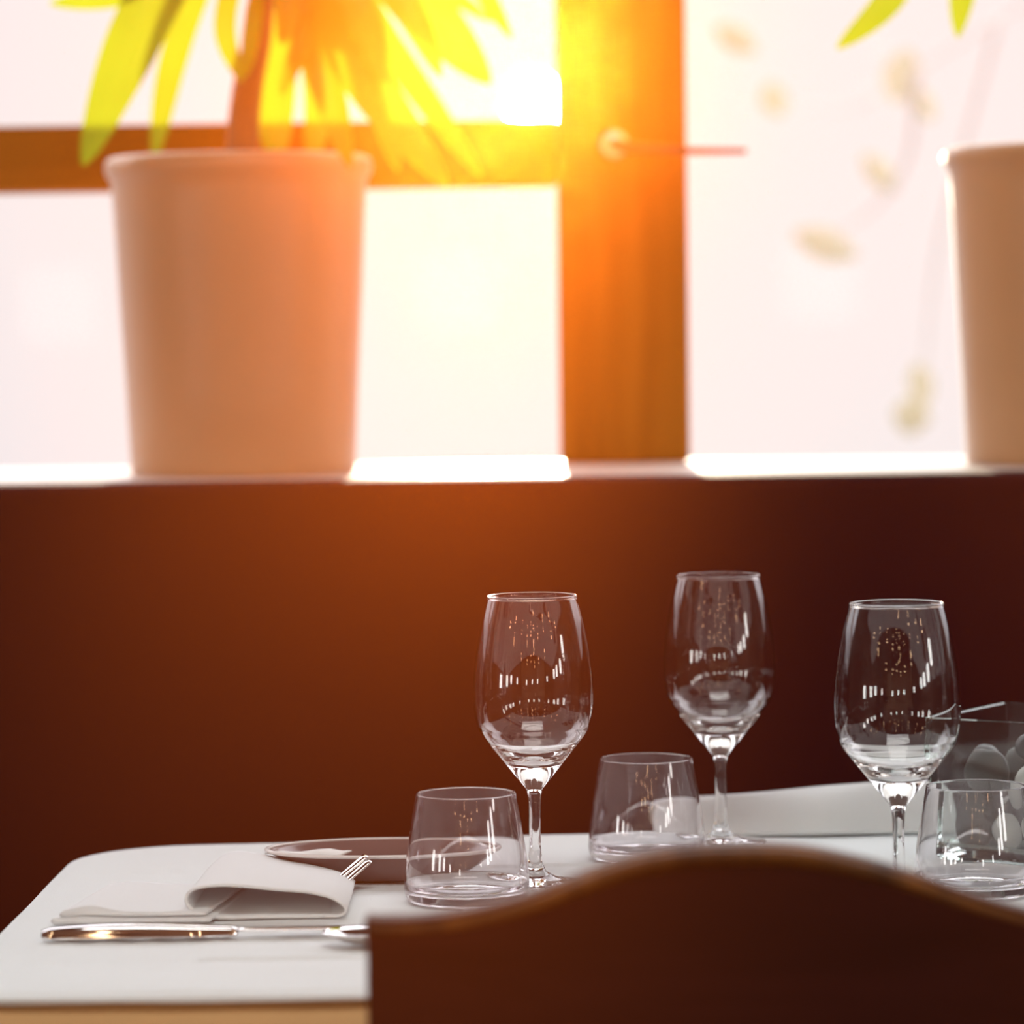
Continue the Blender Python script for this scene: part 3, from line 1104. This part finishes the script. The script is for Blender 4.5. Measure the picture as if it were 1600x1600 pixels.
pA = make_pot(381, 3.45)
tag(pA, 'large round pale clay pot with a cane plant of drooping yellow-green leaves', 'potted plant', 'potted plants on the window sill')
b = bmesh.new()
st = [at(378, 262, 3.45), at(380, 200, 3.45), at(388, 130, 3.45), at(402, 60, 3.45), at(410, -20, 3.45), at(414, -110, 3.45), at(415, -260, 3.45)]
tube(b, spline([tuple(p) for p in st], 24), [.0155 - .005 * (i / 24) for i in range(25)], 20)
link('trunk', rel(pA, b), M['trunk'], pA, smooth=True)
Yc = 3.45
LV = [
    ([(405, -150, Yc), (330, -140, 3.41), (250, -20, 3.38), (192, 100, 3.37), (130, 258, 3.37)], 76, .15),
    ([(405, -120, Yc), (330, -60, 3.47), (272, 90, 3.50), (240, 255, 3.51)], 40, .2),
    ([(405, -80, Yc), (300, -60, 3.42), (190, -10, 3.40), (78, 6, 3.39)], 34, .1),
    ([(408, -70, Yc), (366, -30, 3.42), (352, 50, 3.40), (378, 128, 3.40)], 30, .2),
    ([(412, -60, Yc), (400, 0, 3.40), (392, 60, 3.39), (384, 120, 3.39)], 24, .3),
    ([(412, -60, Yc), (436, 30, 3.50), (430, 140, 3.53), (432, 262, 3.54)], 62, .2),
    ([(416, -60, Yc), (470, 0, 3.42), (505, 110, 3.38), (548, 262, 3.37)], 50, .3),
    ([(416, -60, Yc), (500, -10, 3.40), (570, 120, 3.36), (700, 292, 3.35)], 66, .1),
    ([(416, -80, Yc), (530, -40, 3.47), (620, 90, 3.50), (752, 276, 3.52)], 44, .1),
    ([(416, -100, Yc), (560, -80, 3.42), (660, 10, 3.38), (766, 130, 3.37)], 76, .1),
    ([(418, -80, Yc), (560, -50, 3.50), (680, -20, 3.53), (770, 34, 3.54)], 28, .1),
    ([(414, -50, Yc), (480, 50, 3.52), (500, 150, 3.54), (486, 262, 3.54)], 46, .3),
    ([(416, -70, Yc), (540, 20, 3.49), (590, 150, 3.52), (622, 268, 3.53)], 40, .2),
    ([(414, -40, Yc), (462, 10, 3.38), (472, 60, 3.36), (440, 150, 3.36)], 30, .4),
    ([(416, -100, Yc), (470, -90, 3.36), (560, 0, 3.33), (600, 130, 3.33)], 50, .2),
    ([(416, -100, Yc), (500, -90, 3.38), (620, -10, 3.35), (690, 120, 3.34)], 44, .2),
    ([(416, -120, Yc), (460, -50, 3.44), (520, 20, 3.44), (560, 90, 3.44)], 58, .2),
    ([(410, -110, Yc), (430, -40, 3.34), (450, 10, 3.32), (440, 70, 3.32)], 34, .2),
    ([(416, -140, Yc), (600, -140, 3.40), (720, -60, 3.36), (800, 60, 3.35)], 34, .2),
    ([(405, -160, Yc), (250, -220, 3.42), (120, -160, 3.38), (40, -30, 3.37)], 50, .2),
    ([(416, -170, Yc), (480, -300, 3.45), (620, -330, 3.44), (740, -210, 3.43)], 55, .2),
    ([(410, -180, Yc), (380, -330, 3.45), (260, -400, 3.45), (150, -300, 3.44)], 55, .2),
]
for path, w, tw in LV:
    leaf(pA, path, w, tw)

pB = make_pot(1686, 3.45)
tag(pB, 'clay pot at the photo edge with two leaf tips hanging into the undivided window', 'potted plant', 'potted plants on the window sill')
b = bmesh.new()
tube(b, spline([tuple(at(x, y, 3.45)) for x, y in ((1688, 262), (1690, 130), (1696, 0), (1700, -150), (1702, -280))], 20), [.015 - .005 * (i / 20) for i in range(21)], 20)
link('trunk', rel(pB, b), M['trunk'], pB, smooth=True)
for path, w, tw in [
    ([(1698, -220, Yc), (1560, -240, 3.42), (1440, -90, 3.38), (1385, 5, 3.37), (1308, 76, 3.37)], 44, .1),
    ([(1698, -190, Yc), (1600, -190, 3.42), (1520, -70, 3.39), (1496, 58, 3.38)], 46, .1),
    ([(1702, -200, Yc), (1760, -180, 3.42), (1800, -60, 3.38), (1820, 90, 3.38)], 50, .1),
    ([(1702, -200, Yc), (1800, -260, 3.46), (1900, -180, 3.48), (1960, -20, 3.48)], 50, .1),
    ([(1700, -240, Yc), (1660, -360, 3.40), (1560, -380, 3.36), (1460, -280, 3.36)], 50, .1),
]:
    leaf(pB, path, w, tw)


# ------------------------------------------------------------------ pale branch outside the undivided window
M['pale_leaf'] = leaf_mat('pale_outdoor_leaf', (0.66, 0.60, 0.44), (0.10, 0.10, 0.05), 0.3)
M['pale_twig'] = surf('pale_twig_bark', (0.62, 0.57, 0.53), 0.9, noise_scale=20, noise_amt=0.1)
YO = 6.0
br = empty('tree_branch', tuple(at(1500, 60, YO)))
tag(br, 'pale blurred branch outside the undivided window with a few washed-out leaves', 'branch')
b = bmesh.new()
for tw_ in ([(2900, -900), (2200, -350), (1720, -60), (1560, 30), (1430, 110), (1330, 170), (1215, 160)], [(1430, 110), (1420, 240), (1360, 330), (1280, 375)], [(1560, 30), (1500, 250), (1460, 420), (1440, 640)]):
    tube(b, spline([tuple(at(x, y, YO + .1 * k)) for k, (x, y) in enumerate(tw_)], 20), [.006 - .004 * (i / 20) for i in range(21)], 8)
link('twigs', rel(br, b), M['pale_twig'], br, smooth=True)
rl = random.Random(9)
for (x, y, w, h, a_) in ((1210, 155, 46, 60, .3), (1410, 118, 60, 90, -.3), (1440, 160, 36, 70, .6), (1290, 382, 50, 110, 1.2), (1375, 270, 36, 80, .7), (1440, 600, 40, 70, .2), (1425, 650, 60, 60, 1.4), (1640, 330, 50, 90, .4), (1150, 60, 40, 80, 1.0)):
    b = bmesh.new(); rows = []
    k_ = YO / F
    for j in range(11):
        v = j / 10
        ww = math.sin(PI * v) ** .8 * w * k_ / 2 + .0005
        row = []
        for q in range(5):
            u = (q - 2) / 2
            px_, pz_ = u * ww, (v - .5) * h * k_
            row.append((px_ * math.cos(a_) - pz_ * math.sin(a_), .25 * ww * abs(u) + .012 * v, px_ * math.sin(a_) + pz_ * math.cos(a_)))
        rows.append(row)
    grid_surface(b, rows)
    b.transform(Matrix.Translation(at(x, y, YO + .15)))
    link('leaf', rel(br, b), M['pale_leaf'], br, smooth=True)


# ------------------------------------------------------------------ lamps behind the camera, mirrored in the glasses
gl0 = None
# (x, y, z, turn) on the rear wall and both side walls
spots = [(XL, 1.35, 1.00, -PI / 2), (XL, .55, 1.05, -PI / 2), (XL, -.15, 1.12, -PI / 2), (XL, -1.6, 1.18, -PI / 2), (-1.3, YB, 1.22, 0), (-.15, YB, 1.25, 0), (.9, YB, 1.26, 0),
         (XR, -2.3, 1.28, PI / 2), (XR, -.3, 1.26, PI / 2), (XR, .25, 1.26, PI / 2), (XR, .85, 1.28, PI / 2), (XR, 1.35, 1.42, PI / 2)]
wl = ['on the left side wall nearest the window', 'second from the window on the left side wall', 'third from the window on the left side wall', 'farthest from the window on the left side wall',
      'at the left end of the rear wall', 'in the middle of the rear wall', 'at the right end of the rear wall', 'farthest from the window on the right side wall',
      'fourth from the window on the right side wall', 'third from the window on the right side wall', 'second from the window on the right side wall', 'on the right side wall nearest the window']
for i, (x, y, z, turn) in enumerate(spots):
    if gl0 is None:
        root = empty('wall_lamp', (0, 0, 0))
        sph = lathe('lamp_shade', [(0, -.11), (.095, -.11), (.11, -.09), (.11, .09), (.095, .11), (0, .11)], M['globe'], root, seg=24)
        bb = bmesh.new(); tube(bb, [(0, -.145, 0), (0, -.09, 0)], [.03, .02], 10)
        link('bracket', bb, M['black'], root, smooth=True)
        gl0 = root; o = root
    else:
        o = copy_tree(gl0)
    o.location = (x - .15 * math.sin(turn), y + .15 * math.cos(turn), z); o.rotation_euler = (0, 0, turn)
    tag(o, 'glowing drum wall lamp ' + wl[i], 'lamp', 'wall lamps mirrored in the glasses')
rng = random.Random(3)
st_pos = [(-1.9, 1.0), (-2.0, .1), (-1.6, -1.2), (-.9, -2.0), (-.25, -1.6), (.12, -.9), (.3, -2.4), (.9, -1.8), (1.6, -1.0), (2.0, .2), (2.0, 1.0)]
sw = ['nearest the window on the left', 'second from the window on the left', 'third from the window on the left', 'far back on the left', 'just left of the room centre', 'nearest to the table in the room centre', 'farthest back near the centre', 'far back on the right', 'third from the window on the right', 'second from the window on the right', 'nearest the window on the right']
for i, (x, y) in enumerate(st_pos):
    root = empty('string_light', (x, y, H))
    tag(root, 'hanging string of small warm bulbs ' + sw[i], 'string light', 'light strings hanging from the ceiling')
    bb = bmesh.new(); tube(bb, [(0, 0, 0), (0, 0, -1.22)], [.003, .003], 6)
    link('cord', bb, M['black'], root)
    for k in range(6):
        bb = bmesh.new(); bmesh.ops.create_icosphere(bb, subdivisions=2, radius=.030)
        bb.transform(Matrix.Translation((.0, .034, -.20 - (k // 2) * .44 - (k % 2) * .12)))
        link('bulb', bb, M['bulb'], root, smooth=True)
cl = empty('ceiling_light', (0.1, 1.45, H))
tag(cl, 'rectangular ceiling light panel above the dining table', 'ceiling light')
bb = bmesh.new(); box(bb, (-.78, -.53, -.06), (.78, .53, 0), .01)
link('housing', bb, M['black'], cl)
